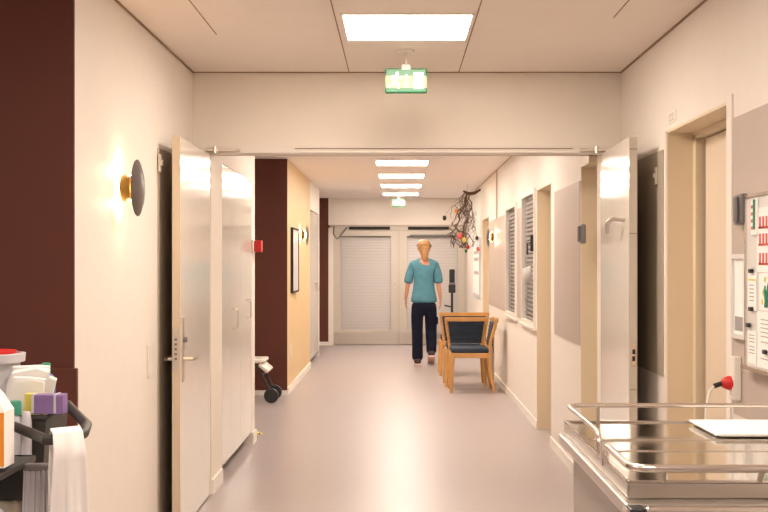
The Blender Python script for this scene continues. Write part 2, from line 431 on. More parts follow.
# exit signs
def exit_sign(x, y, top, s, lab, zc):
    # board 0.227 x 0.135
    r = empty('exit_sign', (x, y, zc), lab, 'exit sign')
    z1 = top; wd, ht = .114*s, .135*s
    MB().lathe([(.045, 0), (.045, -.012), (.035, -.018)], (0,0,0), 'z', 20).build('ceiling_mount', 'white', r)
    MB().box(-.025, .025, -.012, .012, z1-.012-zc, z1+.02-zc, bev=.004).tube([(0,0,-.015), (0,0,z1+.018-zc)], .005).build('stem', 'greige', r)
    b = B(-wd, wd, -.012, .012, z1-ht-zc, z1-zc, bev=.008); body = b.build('sign_board', 'green', r)
    B(-wd+.002, wd-.002, -.0135, -.011, z1-ht*.80-zc, z1-ht*.30-zc).build('lit_band', 'glowx', r)
    m = MB(); yy = -.0155; zt = z1-zc
    def q(x0, x1, a, b_): m.box(x0*wd, x1*wd, yy, yy+.003, zt-ht*b_, zt-ht*a)
    q(.35, .82, .17, .83)                                             # doorway
    q(-.03, .06, .25, .76)                                            # arrow stem
    q(-.10, .12, .62, .70)
    # running figure
    def limb(pts, rr): m.tube([(a*wd, yy, zt-ht*b_) for a, b_ in pts], rr*ht, 6)
    m.ball((-.42*wd, yy, zt-.22*ht), .07*ht, sy=.4, seg=10)
    limb([(-.45,.30), (-.55,.55)], .06); limb([(-.55,.52), (-.38,.62), (-.36,.82)], .05); limb([(-.55,.55), (-.68,.70), (-.88,.74)], .05)
    limb([(-.45,.32), (-.28,.42), (-.22,.34)], .035); limb([(-.47,.32), (-.68,.34), (-.74,.48)], .035)
    m.build('pictogram', 'gloww', r)
    return r
exit_sign(.044, 6.28, 2.453, 1, 'green and white exit sign hanging below ceiling before the lintel, the large near one', ZC)
exit_sign(P(398.5,0,19.0).x, 19.0, P(0,199,19.0).z, .95, 'small green exit sign hanging far down the corridor above end doors', ZI)

# sconces: brass cup and a disc in front of it
def sconce(x, y, z, side, lab):
    r = empty('wall_lamp', (x, y, z), lab, 'wall lamp', 'round disc wall lamps')
    s = side                               # +1: on a left wall, projects to +x
    MB().lathe([(.03, 0), (.03, s*.02)], (0,0,0), 'x', 20).build('wall_mount', 'brass', r, True)
    MB().lathe([(.045, s*.012), (.058, s*.017), (.06, s*.03), (.058, s*.058), (.048, s*.064)], (0,0,0), 'x', 28).build('cup', 'brass', r, True)
    MB().lathe([(.056, s*.001), (.056, s*.009)], (0,0,0), 'x', 28).build('light_ring', 'glow', r)
    MB().lathe([(.036, s*.062), (.030, s*.080)], (0,0,0), 'x', 20).build('bulb', 'glow', r)
    MB().lathe([(.125, s*.082), (.126, s*.085), (.09, s*.098), (.04, s*.106), (.01, s*.108)], (0,0,0), 'x', 40).build('disc', 'disc', r, True)
    for dz in (-.072, .072):
        L = bpy.data.lights.new('sconce_light', 'POINT'); L.energy = .32; L.color = (1,.76,.50); L.shadow_soft_size = .012
        lo = bpy.data.objects.new('light_source', L); COL.objects.link(lo); lo.location = (s*.05, 0, dz); lo.parent = r
    return r
D = F*XL/(117-VX)
sconce(XL, D+.03, P(0,187.5,D).z, 1, 'lit brass wall lamp with dark disc on white left wall, nearest one')
D = F*(-XI)/(300-VX)
sconce(-XI, D, P(0,235,D).z, 1, 'lit brass wall lamp with dark disc on tan wall beside picture')
D = F*XI/(496-VX)
sconce(XI-.006, D, P(0,237,D).z, -1, 'lit brass wall lamp with dark disc on grey panel of right wall')

# ================================================================ CLOSET
cl = empty('wardrobe', (-1.13, 7.45, 0), 'built-in cream glossy wardrobe behind open left door leaf', 'wardrobe')
b = MB(); b.box(-.6, -.022, 0.002, 1.495, .09, 2.03); b.build('body', 'white', cl)
B(-.6, -.07, 0.002, 1.495, 0, .09).build('toe_kick', 'grey', cl)
ys = [0.003, .38, .86, 1.490]
for i in range(3):
    d = B(-.02, 0, ys[i]+.002, ys[i+1]-.002, .095, 2.036, bev=.001, seg=1).build('door', 'gloss', cl)
    if i > 0:
        yk = ys[i]+.08 if i == 1 else ys[i]+.30
        z0 = 1.02 if i == 1 else 1.06
        MB().tube([(0, yk, z0-.065), (.03, yk, z0-.065), (.035, yk, z0-.05), (.035, yk, z0+.05), (.03, yk, z0+.065), (0, yk, z0+.065)], .006).build('handle', 'tube', d, True)
# fire alarm call point
r = empty('alarm_call_point', (-1.13, 9.05, 1.53), 'red fire alarm call point at end of the wardrobe wall', 'fire alarm')
B(.012, .07, -.05, .04, -.045, .045, bev=.004).build('call_box', 'red', r)
B(0, .012, -.1, .045, -.05, .05, bev=.003).build('back_plate', 'white', r)
# cabinets further down
cb = empty('tall_cabinet', (-XI, 15.5, 0), 'tall white glossy cabinet in left wall past tan section', 'cabinet'); cb.location.y = 15.505
B(-.55, -.02, 0, 1.7, .1, 2.1).build('body', 'white', cb); B(-.55, -.07, 0, 1.7, 0, .1).build('toe_kick', 'grey', cb)
for i in range(2):
    d = B(-.02, 0, i*.85+.003, i*.85+.847, .1, 2.1).build('door', 'gloss', cb)
    yk = .78 if i == 0 else .93
    MB().tube([(0, yk, 1.0), (.03, yk, 1.0), (.03, yk, 1.12), (0, yk, 1.12)], .006).build('handle', 'tube', d)
# picture
yA, yB = F*XI/(VX-290.5), F*XI/(VX-296.5)
r = empty('picture', (-XI, (yA+yB)/2, 1.43), 'pale framed picture with dark edge on the tan wall', 'picture')
hh = (yB-yA)/2; fr = MB()
fr.box(0, .03, -hh, -hh+.02, -.36, .36); fr.box(0, .03, hh-.02, hh, -.36, .36); fr.box(0, .03, -hh+.02, hh-.02, -.36, -.34); fr.box(0, .03, -hh+.02, hh-.02, .34, .36)
fr.build('frame', 'dark', r); B(0, .022, -hh+.02, hh-.02, -.34, .34).build('print', 'lblue', r)
# switches
def switch(x, y, X, lab, face):
    D = F*X/(x-VX); p = P(x, y, D)
    r = empty('light_switch', (X, D, p.z), lab, 'switch')
    B(0, face*.01, -.04, .04, -.04, .12, bev=.003).build('plate', 'white', r)
    B(face*.01, face*.014, -.025, .025, -.02, .03, bev=.001).build('rocker', 'base', r)
switch(148.5, 369, XL, 'white double light switch low on white left wall', 1)
switch(290, 356, -XI, 'small white switch low on the tan wall', 1)

# floor wedge
r = empty('floor_wedge', (P(259,434,9.5).x-.02, 9.48, 0), 'small yellow and black striped door wedge on floor by the wardrobe', 'door wedge')
MB().prism([(-.05,0,0), (.05,0,0), (-.05,0,.035)], (0,.05,0)).build('wedge', 'yellow', r)
q = MB()
for x in (-.03, 0.0, .03): q.box(x-.008, x+.003, -.002, .0, .0, .012)
q.build('stripes', 'black', r)

# wheeled commode in the alcove
r = empty('rolling_chair', (-1.42, 11.75, 0), 'white-seated wheeled chair with black legs in alcove before maroon wall', 'chair')
MB().box(-.30, .09, -.2, .2, .40, .44, bev=.018, seg=3).build('seat', 'white', r, True)
q = MB(); rot = Matrix.Rotation(math.radians(-28), 3, 'Y'); q.box(.02, .14, -.2, .2, .33, .37, bev=.015, seg=3, rot=Matrix.Rotation(math.radians(40), 3, 'Y')); q.build('seat_lip', 'white', r, True)
MB().box(-.34, -.30, -.18, .18, .45, .85, bev=.015).build('backrest', 'white', r, True)
for sy in (-.17, .17):
    MB().tube([(-.02, sy, .42), (.06, sy, .28), (.155, sy, .09)], .013).build('leg', 'black', r, True)
    MB().tube([(-.1, sy, .42), (-.16, sy, .25), (-.26, sy, .09)], .013).build('leg', 'black', r, True)
    for xx in (.155, -.26):
        MB().lathe([(.03, -.022), (.07, -.018), (.075, 0), (.07, .018), (.03, .022)], (xx, sy, .075), 'y', 20).build('wheel', 'black', r, True)
MB().tube([(.06, -.17, .28), (.06, .17, .28)], .012).build('crossbar', 'black', r, True)

# ================================================================ CHAIRS
def chair(name, loc, rz, lab, wd=.44, top=.79, group=None):
    r = empty(name, loc, lab, 'chair', group, rz)
    hw = wd/2
    MB().box(-hw+.01, hw-.01, -.19, .215, .425, .485, bev=.018, seg=3).build('seat', 'navy', r, True)
    f = MB(); f.box(-hw, hw, .19, .22, .375, .428, bev=.004); f.box(-hw, hw, -.21, -.18, .375, .428, bev=.004)
    f.box(-hw, -hw+.028, -.2, .2, .375, .428, bev=.004); f.box(hw-.028, hw, -.2, .2, .375, .428, bev=.004)
    f.build('seat_frame', 'wood', r)
    for s in (-1, 1):
        MB().tube([(s*(hw-.015), .2, .43), (s*(hw-.004), .21, .2), (s*(hw+.005), .215, 0)], [.025, .022, .017], 10).build('leg', 'wood', r, True)
        MB().tube([(s*(hw-.015), -.19, .43), (s*(hw-.01), -.21, .2), (s*(hw+.005), -.25, 0)], [.024, .021, .016], 10).build('leg', 'wood', r, True)
        MB().tube([(s*(hw-.045), -.19, .40), (s*(hw-.03), -.215, .56), (s*(hw-.005), -.25, .70), (s*(hw+.005), -.27, top-.01)], [.019, .02, .02, .018], 10).build('back_post', 'wood', r, True)
    pts = []
    q = MB()
    n = 8
    for i in range(n):
        a = -hw-.012+(wd+.024)*i/n; b = -hw-.012+(wd+.024)*(i+1)/n
        ya = -.262-.03*(1-((a+b)/(wd+.024))**2)
        q.box(a-.002, b+.002, ya-.014, ya+.014, top-.045, top, bev=.004)
    q.build('top_rail', 'wood', r)
    q = MB()
    for i in range(6):
        z0 = .50+(top-.55)*i/6; z1 = .50+(top-.55)*(i+1)/6; yy = -.205-.05*((z0-.5)/(top-.5))
        wz_ = hw-.045+.03*(i/6)
        q.box(-wz_, wz_, yy-.03, yy+.012, z0-.003, z1+.003, bev=.006)
    q.build('back_cushion', 'navy', r)
    return r
chair('wooden_chair', (.79, 12.72, 0), PI/2, 'beech chair with navy seat seen side on, nearest of the three', .44, .80, None)
chair('wooden_chair', (.765, 13.30, 0), 0, 'beech chair with black back towards the viewer, between the other two', .44, .79, None)
chair('wooden_chair', (.82, 14.62, 0), 0, 'wider beech chair farthest back in the group of three', .58, .79, None)
# folded walking frame
r = empty('walking_frame', (1.06, 13.1, 0), 'thin chromed walking frame standing by right wall behind chairs', 'walking frame')
for s in (0, .09):
    q = MB(); q.tube([(s*.4, s*6-.2, 0.0), (s*.4, s*6-.2, .68), (s*.4+.01, s*6-.17, .72), (s*.4+.02, s*6+.1, .74)], .010); q.build('leg_tube', 'steel', r, True)
    q = MB(); q.tube([(s*.4, s*6-.06, .74), (s*.4, s*6+.1, .74)], .016); q.build('grip', 'grey', r, True)
q = MB(); q.tube([(0,-.2,.35), (.036,.34,.35)], .008); q.tube([(0,-.2,.12), (.036,.34,.12)], .008); q.build('crossbar', 'steel', r, True)

# black scrubber / upright machine by the end door
p = P(452, 340, 18.6)
r = empty('upright_cleaner', (p.x, 18.6, 0), 'black upright cleaning machine standing before far right door', 'cleaning machine')
B(-.13, .13, -.16, .16, .04, .16, bev=.03).build('base', 'black', r)
for sx in (-.1, .1): MB().lathe([(.04, -.015), (.045, 0), (.04, .015)], (sx, .12, .045), 'y', 16).build('wheel', 'grey', r)
MB().tube([(0,0,.14), (0,0,.95)], .02).build('pole', 'black', r)
MB().box(-.055, .055, -.05, .05, .92, 1.06, bev=.015).build('motor_housing', 'black', r)
MB().box(-.045, .045, -.04, .04, 1.08, 1.30, bev=.02).build('head_unit', 'black', r)
MB().box(-.05, .05, -.051, -.04, 1.055, 1.085).build('band', 'grey', r)
MB().tube([(-.02,0,.70), (-.12,-.03,.72)], .012).build('handle', 'black', r)

# ================================================================ PERSON
def skin(name, verts, edges, m, parent=None, sub=2, root=0, smooth=True):
    me = bpy.data.meshes.new(name); me.from_pydata([v[:3] for v in verts], edges, []); me.update()
    o = bpy.data.objects.new(name, me); COL.objects.link(o)
    md = o.modifiers.new('s', 'SKIN')
    for i, v in enumerate(verts):
        sv = me.skin_vertices[0].data[i]; sv.radius = (v[3], v[4] if len(v) > 4 else v[3]); sv.use_root = (i == root)
    md.use_smooth_shade = True
    sb = o.modifiers.new('u', 'SUBSURF'); sb.levels = sub; sb.render_levels = sub
    dg = bpy.context.evaluated_depsgraph_get(); dg.update()
    nm = bpy.data.meshes.new_from_object(o.evaluated_get(dg))
    o.modifiers.clear(); o.data = nm; nm.materials.clear(); nm.materials.append(M[m])
    for p_ in nm.polygons: p_.use_smooth = True
    if parent: o.parent = parent
    return o
PX = P(424, 0, 15.9).x
body_v = [ # x y z rx ry
 (0,0,.95,.13,.10), (0,.01,1.10,.115,.085), (0,.0,1.25,.13,.09), (0,-.01,1.37,.12,.08), (0,-.005,1.455,.045,.05), (0,.01,1.50,.045,.05), (0,.015,1.56,.068,.08), (0,.02,1.63,.075,.09), (0,.012,1.66,.040,.045),
 (-.165,-.01,1.375,.05), (-.215,-.01,1.14,.036), (-.25,.03,.93,.024), (-.255,.05,.885,.026,.02),
 (.165,-.01,1.375,.05), (.195,-.02,1.14,.036), (.225,-.02,.93,.024), (.23,-.015,.885,.026,.02),
 (-.085,0,.86,.085), (-.085,-.01,.5,.058), (-.088,-.04,.12,.038), (-.088,.0,.045,.035,.04), (-.09,.13,.03,.03,.03),
 (.09,0,.86,.085), (.095,.07,.51,.058), (.10,-.10,.17,.038), (.10,-.09,.10,.035,.04), (.10,.05,.045,.03,.03)]
body_e = [(0,1),(1,2),(2,3),(3,4),(4,5),(5,6),(6,7),(7,8),(3,9),(9,10),(10,11),(11,12),(3,13),(13,14),(14,15),(15,16),
 (0,17),(17,18),(18,19),(19,20),(20,21),(0,22),(22,23),(23,24),(24,25),(25,26)]
person = skin('person', body_v, body_e, 'skin')
person.location = (PX, 15.93, 0)
tag(person, 'person seen from behind in teal shirt and dark trousers walking away', 'person')
def hand(sx, base, fwd):
    bx, by, bz = base
    # fingers hang slightly curled, thumb forward
    for k, (oy, L) in enumerate(((-.026,.062), (-.009,.072), (.009,.076), (.026,.068))):
        v = [(bx, by+oy*.6, bz+.02, .010), (bx, by+oy, bz-.028, .010), (bx-sx*.008, by+oy+.004, bz-.028-L*.5, .0085), (bx-sx*.022, by+oy+.006, bz-.028-L, .007)]
        skin('finger', v, [(0,1),(1,2),(2,3)], 'skin', person, 1)
    v = [(bx, by+.012, bz+.025, .012), (bx-sx*.01, by+.042, bz-.0, .011), (bx-sx*.016, by+.052, bz-.035, .008)]
    skin('thumb', v, [(0,1),(1,2)], 'skin', person, 1)
hand(-1, (-.256,.05,.87), 1); hand(1, (.231,-.015,.87), 1)
# face
MB().ball((-.032,.098,1.60), .013).build('eye', 'black', person, True); MB().ball((.032,.098,1.60), .013).build('eye', 'black', person, True)
MB().ball((0,.118,1.575), .016, sx=.7, sz=1.3).build('nose', 'skin', person, True)
MB().ball((0,.10,1.54), .02, sx=1.1, sy=.4, sz=.35).build('mouth', 'pink', person, True)
MB().ball((-.080,.02,1.59), .022, sx=.45, sy=.7).build('ear', 'skin', person, True)
MB().ball((.080,.02,1.59), .022, sx=.45, sy=.7).build('ear', 'skin', person, True)
q = MB(); q.ball((0,-.010,1.634), .092, sy=1.12, sz=1.02, seg=24); q.ball((0,-.04,1.585), .070, sy=.95, sz=1.1, seg=20); q.build('hair', 'hair', person, True)
skin('ponytail', [(.01,-.09,1.675,.045,.03), (.012,-.118,1.60,.062,.03), (.01,-.115,1.49,.048,.028), (.008,-.102,1.43,.028)], [(0,1),(1,2),(2,3)], 'hair', person)
MB().tube([(-.025,-.128,1.655),(.045,-.128,1.655)], .010, 10).build('hair_tie', 'hair', person)
MB().ball((-.088,-.02,1.645), .013, sy=1.3).build('hair_clip', 'black', person); MB().ball((.090,-.01,1.635), .014, sy=1.3, sz=1.6).build('hair_clip', 'black', person)
sv = [(0,.0,.835,.205,.14), (0,.0,.90,.195,.135), (0,.0,1.0,.172,.12), (0,.01,1.12,.152,.105), (0,.0,1.26,.162,.11), (0,-.008,1.365,.14,.09), (0,-.004,1.480,.080,.07),
      (-.155,-.01,1.365,.062,.066), (-.198,-.01,1.24,.062), (-.222,-.005,1.11,.066), (.155,-.01,1.365,.062,.066), (.190,-.015,1.24,.062), (.206,-.02,1.11,.066)]
skin('shirt', sv, [(0,1),(1,2),(2,3),(3,4),(4,5),(5,6),(5,7),(7,8),(8,9),(5,10),(10,11),(11,12)], 'teal', person)
tv = [(0,0,.90,.17,.12), (0,0,.82,.15,.12), (-.095,-.005,.74,.098), (-.092,-.015,.5,.085), (-.09,-.045,.25,.080), (-.088,-.05,.05,.084),
      (.095,0,.74,.098), (.098,.055,.52,.088), (.10,-.03,.32,.080), (.10,-.09,.15,.074)]
skin('trousers', tv, [(0,1),(1,2),(2,3),(3,4),(4,5),(1,6),(6,7),(7,8),(8,9)], 'trouser', person)
MB().box(.165,.195,-.03,.08,.56,.66, bev=.012).build('trouser_pocket', 'trouser', person)
MB().box(-.136,-.040,-.125,.185,.020,.105, bev=.035, seg=4).build('shoe', 'shoe', person, True)
MB().box(-.138,-.038,-.13,.19,.0,.026, bev=.010, seg=3).build('shoe_sole', 'sole', person, True)
R23 = Matrix.Rotation(math.radians(-24),3,'X')
o = MB().box(-.048,.048,-.15,.15,-.035,.045, bev=.034, seg=4, rot=R23).build('shoe', 'shoe', person, True); o.location = (.10,-.02,.115)
o = MB().box(-.05,.05,-.155,.155,-.052,-.030, bev=.010, seg=3, rot=R23).build('shoe_sole', 'sole', person, True); o.location = (.10,-.02,.115)

# ================================================================ HANGING WILLOW BRANCH
bc = P(467, 193, 16.3)
q = MB()
rnd = random.Random(3)
def twig(p, d, L, r, depth):
    pts = [p.copy()]; n = 9
    for i in range(n):
        pull = Vector((-p.x*.9, -p.y*.9, -.12))
        d = (d+Vector((rnd.uniform(-.9,.9), rnd.uniform(-.7,.7), rnd.uniform(-.7,.45)))+pull).normalized()
        p = p+d*L/n
        if p.z < -.78: p.z = -.78+.3*rnd.random()
        pts.append(p.copy())
    q.tube(pts, [r*(1-.6*i/n) for i in range(n+1)], 5)
    if depth > 0:
        for k in range(4 if depth > 1 else 3):
            j = rnd.randint(1, n-1)
            dd = (d+Vector((rnd.uniform(-1,1), rnd.uniform(-.6,.6), rnd.uniform(-.8,.4)))).normalized()
            twig(pts[j], dd, L*rnd.uniform(.4,.6), r*.6, depth-1)
q.tube([(.19,0,.05), (.11,0,.0), (.05,0,-.01), (.0,0,.0), (-.05,.02,.03)], [.014,.02,.024,.022,.012], 6)
twig(Vector((0,0,-.0)), Vector((.1,0,-1)), 0.78, .017, 3)
twig(Vector((.03,0,-.02)), Vector((.2,0,-1)), .6, .010, 3)
twig(Vector((-.03,.0,0)), Vector((-.8,0,-.1)), .5, .006, 3)
twig(Vector((.0,.0,-.1)), Vector((.6,.1,-.6)), .45, .006, 2)
twig(Vector((-.04,.0,-.02)), Vector((-.9,.1,.15)), .35, .005, 2)
twig(Vector((-.02,.0,-.05)), Vector((-.4,.1,-.9)), .5, .007, 3)
root = empty('hanging_branch', (bc.x, 16.3, bc.z), 'dark curly willow branch hanging from ceiling near far right wall', 'branch')
q.build('twigs', 'twig', root)
MB().tube([(0,0,-.03), (0,0,ZI-bc.z)], .003, 5).build('hanging_wire', 'grey', root)
orn = [(444.5,218,'dark','small dark ornament hanging leftmost from the willow branch',.028), (456,211,'orange','small orange ornament high in the willow branch',.022),
       (460,236,'pink','pink ornament ball low on left of the willow branch',.038), (464,240,'yellow','yellow egg ornament beside the pink ball',.03),
       (468,247,'red','small red ornament hanging under the willow branch',.025), (477,238,'dark','small dark ornament hanging right under the branch',.025),
       (478,249,'pink','small pink ornament hanging lowest at the right wall',.025), (466,251,'green','small green ornament hanging lowest under the branch',.02)]
for x, y, m_, lab, rr in orn:
    p = P(x, y, 16.3+rnd.uniform(-.1,.1))
    r = empty('hanging_ornament', p, lab, 'ornament', 'ornaments on the willow branch')
    MB().ball((0,0,0), rr, sz=1.3, seg=14).build('bauble', m_, r, True)
    tx = (bc.x-p.x)*.6
    MB().tube([(0,0,rr), (tx*.5, 0, (bc.z-p.z)*.45), (tx, 0, (bc.z-p.z)*.8)], .0015, 4).build('thread', 'grey', r)

# ================================================================ THINGS ON THE RIGHT WALLS
# far notice board
ya, yb = F*XI/(480.5-VX), F*XI/(474-VX)
r = empty('notice_frame', (XI, (ya+yb)/2, 1.33), 'narrow framed notice on the far right wall behind the branch', 'notice')
hh = (yb-ya)/2; B(-.015, 0, -hh, hh, -.44, .44, bev=.003).build('frame', 'lblue', r); B(-.018, -.012, -hh+.06, hh-.06, -.38, .38).build('sheet', 'paper', r)
q = MB()
for z in (.2, .1, -.1): q.box(-.02, -.017, -hh+.15, hh-.3, z, z+.05)
q.build('print', 'greige', r)
# dispenser with white paper by near window
D = 9.95; p = P(531, 274, D)
r = empty('paper_sheet', (XI-.012, 10.02, p.z), 'curled white paper sheet stuck on nearer blinded window', 'paper')
q = MB(); 
rows = []
for i in range(7):
    t_ = i/6
    rows.append([q.bm.verts.new((-.012-.085*t_, -.06*t_+.02*math.sin(t_*3), .078-.035*t_)), q.bm.verts.new((-.012-.075*t_, -.08*t_, -.06-.02*t_))])
for a, b in zip(rows, rows[1:]): q.bm.faces.new((a[0], b[0], b[1], a[1]))
o = q.build('sheet', 'paper', r, True); sm = o.modifiers.new('t', 'SOLIDIFY'); sm.thickness = .002
# card readers / phones
def wallphone(x, y, X, hgt, dep, lab, name='wall_phone', off=.02):
    D = F*(X-off)/(x-VX); p = P(x, y, D)
    r = empty(name, (X, D, p.z), lab, 'wall phone')
    B(-.034, 0, -dep/2, dep/2, -hgt/2, hgt/2, bev=.01, seg=3).build('housing', 'grey', r)
    MB().box(-.05, -.034, -dep*.30, dep*.05, -hgt*.42, hgt*.42, bev=.008, seg=3).build('handset', 'grey', r)
    return r
wallphone(740.5, 209.5, XR-.006, .12, .10, 'dark grey wall phone on greige panel left of the whiteboard')
wallphone(578, 234, XI-.006, .12, .08, 'small dark wall device on greige panel beyond the right door leaf', 'wall_intercom', .045)
# sign plate above niche door
D = F*XR/(672-VX); p = P(672, 117, D)
r = empty('room_plate', (XR, D, p.z), 'tiny pale room number plate above the right door niche', 'sign')
B(-.003, 0, -.09, .09, -.03, .03).build('plate', 'base', r)
q = MB()
for yy in (-.05, -.01, .03):
    q.box(-.0045, -.003, yy, yy+.02, -.018, -.014); q.box(-.0045, -.003, yy, yy+.02, .012, .016); q.box(-.0045, -.003, yy+.016, yy+.02, -.018, .016)
q.build('lettering', 'greige', r)
# framed paper
yn, yf_ = 4.50, F*XR/(731-VX)
def yx(x, X=XR-.022): return F*X/(x-VX)
r = empty('wall_document_holder', (XR-PT, (yx(731)+yx(745))/2, 1.27), 'clear document holder with pale sheet left of the whiteboard', 'document holder')
hh = (yx(731)-yx(745))/2; t_ = .018
fr = MB(); fr.box(-.02,0,-hh,-hh+t_,-.165,.165,bev=.003); fr.box(-.02,0,hh-t_,hh,-.165,.165,bev=.003); fr.box(-.02,0,-hh+t_,hh-t_,-.165,-.147); fr.box(-.02,0,-hh+t_,hh-t_,.147,.165)
fr.build('frame', 'lgrey', r); B(-.008,-.0,-hh+t_,hh-t_,-.147,.147).build('sheet', 'paper', r)
MB().box(-.0095,-.008,-hh+.03,hh-.03,-.135,-.08).build('print', 'tgrey', r)
# whiteboard
yw0 = yx(747); yw1 = 3.5; zt, zb = 1.645, 1.015
r = empty('whiteboard', (XR-PT, 0, 0), 'white magnetic board full of papers at the right edge', 'whiteboard')
B(-.02, 0, yw1, yw0, zb, zt, bev=.003).build('board', 'lgrey', r)
fr = MB(); fr.box(-.026,0,yw0-.012,yw0,zb-.006,zt+.006); fr.box(-.026,0,yw1,yw0,zt-.0,zt+.012); fr.box(-.04,0,yw1,yw0,zb-.014,zb+.0)
fr.build('frame', 'tube', r)
bx = XR-PT-.021
def sheet(name, x0, x1, y0, y1, lab, m_='paper', cat='paper'):
    a, b = yx(x0, XR-.03), yx(x1, XR-.03)
    zA = P(0, y0, a).z; zB = P(0, y1, a).z
    r_ = empty(name, (bx, (a+b)/2, (zA+zB)/2), lab, cat)
    h_ = abs(a-b)/2; v_ = (zA-zB)/2
    B(-.002, 0, -h_, h_, -v_, v_).build('sheet', m_, r_)
    return r_, h_, v_
r_, h_, v_ = sheet('paper_sheet', 756.5, 768.0+14, 208, 272, 'white sheet with large red figures at top of the whiteboard')
q = MB()
for k, z in enumerate((.62, 0.0, -.70)):
    for j in range(5):
        yy = h_*(.72-.26*j)
        q.box(-.004, -.002, yy-h_*.07, yy+h_*.05, z*v_*.85-.02, z*v_*.85+.022)
        q.box(-.004, -.002, yy-h_*.12, yy+h_*.10, z*v_*.85-.022, z*v_*.85-.014)
q.build('red_figures', 'pink', r_)
r_, h_, v_ = sheet('paper_sheet', 747.5, 756, 272, 310, 'white sheet with yellow line in the middle of the whiteboard left side')
MB().box(-.003,-.002,-h_*.8,h_*.8,v_*.55,v_*.65).build('yellow_line', 'yellow', r_)
q = MB()
for z in (.3,.1,-.1,-.3,-.5): q.box(-.003,-.002,-h_*.5,h_*.6,z*v_,z*v_+.003)
q.build('text_lines', 'tgrey', r_)
r_, h_, v_ = sheet('paper_sheet', 747.5, 756, 330, 362, 'small printed sheet at lower left corner of the whiteboard')
q = MB()
for z in (.7,.5,.3,.0,-.2,-.4): q.box(-.003,-.002,-h_*.6,h_*.7,z*v_,z*v_+.003)
q.build('text_lines', 'tgrey', r_)
r_, h_, v_ = sheet('paper_sheet', 757, 782, 311, 366, 'large white printed sheet at the bottom of the whiteboard')
q = MB()
for z in (.7,.55,.4,.25,.1,-.1,-.7): q.box(-.003,-.002,-h_*.2,h_*.7,z*v_,z*v_+.003)
q.build('text_lines', 'tgrey', r_)
r_, h_, v_ = sheet('photo_card', 759, 782, 273, 310, 'card with picture of yellow flowers on the whiteboard', cat='card')
q = MB()
for k in range(9):
    a = rnd.uniform(-.7,.7)*h_; q.tube([(-.003, h_*.5-abs(a)*.3, -v_*.8), (-.004, a, rnd.uniform(-.1,.7)*v_)], .0035, 4)
q.build('flower_stems', 'gcap', r_)
for k in range(10): MB().ball((-.003, rnd.uniform(-.6,.8)*h_, rnd.uniform(-.6,.8)*v_), .011, sx=.25, seg=8).build('flower', 'yellow', r_)
# pen holder + magnets
D = yx(751.5, XR-.045); p = P(751.5, 216, D)
r = empty('pen_holder', (bx, D, p.z), 'small striped pen holder near the top left of whiteboard', 'pen holder')
B(-.012,0,-.03,.03,-.07,.065,bev=.004).build('pocket', 'paper', r)
q = MB()
for k in range(4): q.box(-.0135,-.012,-.02,.022,-.05+k*.026,-.038+k*.026)
q.build('stripes', 'pink', r)
MB().tube([(-.015,-.02,-.05),(-.015,-.022,.06)], .005, 8).build('pen', 'gcap', r)
for x, y, lab in ((752,271,'black magnet at top of the yellow-lined sheet'), (752,309,'black magnet below the yellow-lined sheet'), (749.5,325,'black magnet above the small lower-left sheet'), (766,352,'black magnet on the large bottom sheet')):
    D = yx(x, XR-.03); p = P(x, y, D)
    o = MB().box(-.012,0,-.016,.016,-.008,.008,bev=.003).build('magnet', 'black'); o.location = (bx-.002, D, p.z)
    tag(o, lab, 'magnet', 'black magnets on the whiteboard')
# socket strip with red plug
D = yx(735); zc = P(0, 378, D).z
r = empty('wall_socket', (XR-PT, D, zc), 'white upright wall socket box on the greige panel under whiteboard', 'socket')
B(-.03,0,-.035,.035,-.085,.085,bev=.005).build('housing', 'white', r)
B(-.033,-.03,-.024,.024,-.06,.02,bev=.001).build('outlet', 'base', r)
r = empty('power_plug', (XR-.04, D, P(0,383,D).z), 'red plug with black sleeve and white cord in the wall socket', 'plug')
MB().lathe([(.028,.012),(.028,-.01),(.018,-.032),(.012,-.036)], (0,0,0), 'x', 18).build('plug_body', 'red', r, True)
MB().tube([(-.034,0,-.002),(-.065,0,-.012)], .010, 10).build('sleeve', 'black', r, True)
MB().tube([(-.062,0,-.012),(-.085,-.01,-.03),(-.105,-.03,-.09),(-.115,-.06,-.2),(-.11,-.09,-.45),(-.08,-.12,-.8),(-.09,-.3,P(0,383,D).z*-1+.008),(-.2,-.8,P(0,383,D).z*-1+.008)], .004, 8).build('cord', 'white', r, True)

# ================================================================ STAINLESS TROLLEY
TX0, TX1 = .475, 1.26; TY0, TY1 = 2.40, 3.32
tr = empty('serving_trolley', (0,0,0), 'stainless steel food serving trolley with tube rails at bottom right', 'trolley')
tr.location = ((TX0+TX1)/2, (TY0+TY1)/2, 0); ox, oy = tr.location.x, tr.location.y
def L_(x0,x1,y0,y1,z0,z1,**k): return (x0-ox,x1-ox,y0-oy,y1-oy,z0,z1)
def tb(mb, *a, **k): mb.box(*L_(*a), **k); return mb
b = MB(); tb(b, TX0+.015, TX1, TY0-.04, TY1-.08, .14, .885); b.build('cabinet_body', 'body', tr)
b = MB(); tb(b, TX0-.015, TX1+.01, TY0-.05, TY1+.0, .885, .912, bev=.004); b.build('bumper_ledge', 'steel', tr)
b = MB(); tb(b, TX0, TX1, TY0, TY1, .912, .9435, bev=.003); b.build('well_body', 'steel', tr)
b = MB(); tb(b, TX0+.012, TX1-.012, TY0+.012, TY1-.012, .9435, .945); b.build('tray_top', 'mirror', tr)
b = MB()
tb(b, TX0, TX1, TY0, TY0+.012, .9435, .950, bev=.002); tb(b, TX0, TX1, TY1-.012, TY1, .9435, .950, bev=.002)
tb(b, TX0, TX0+.012, TY0+.012, TY1-.012, .9435, .950, bev=.002); tb(b, TX1-.012, TX1, TY0+.012, TY1-.012, .9435, .950, bev=.002)
b.build('rim', 'chrome', tr)
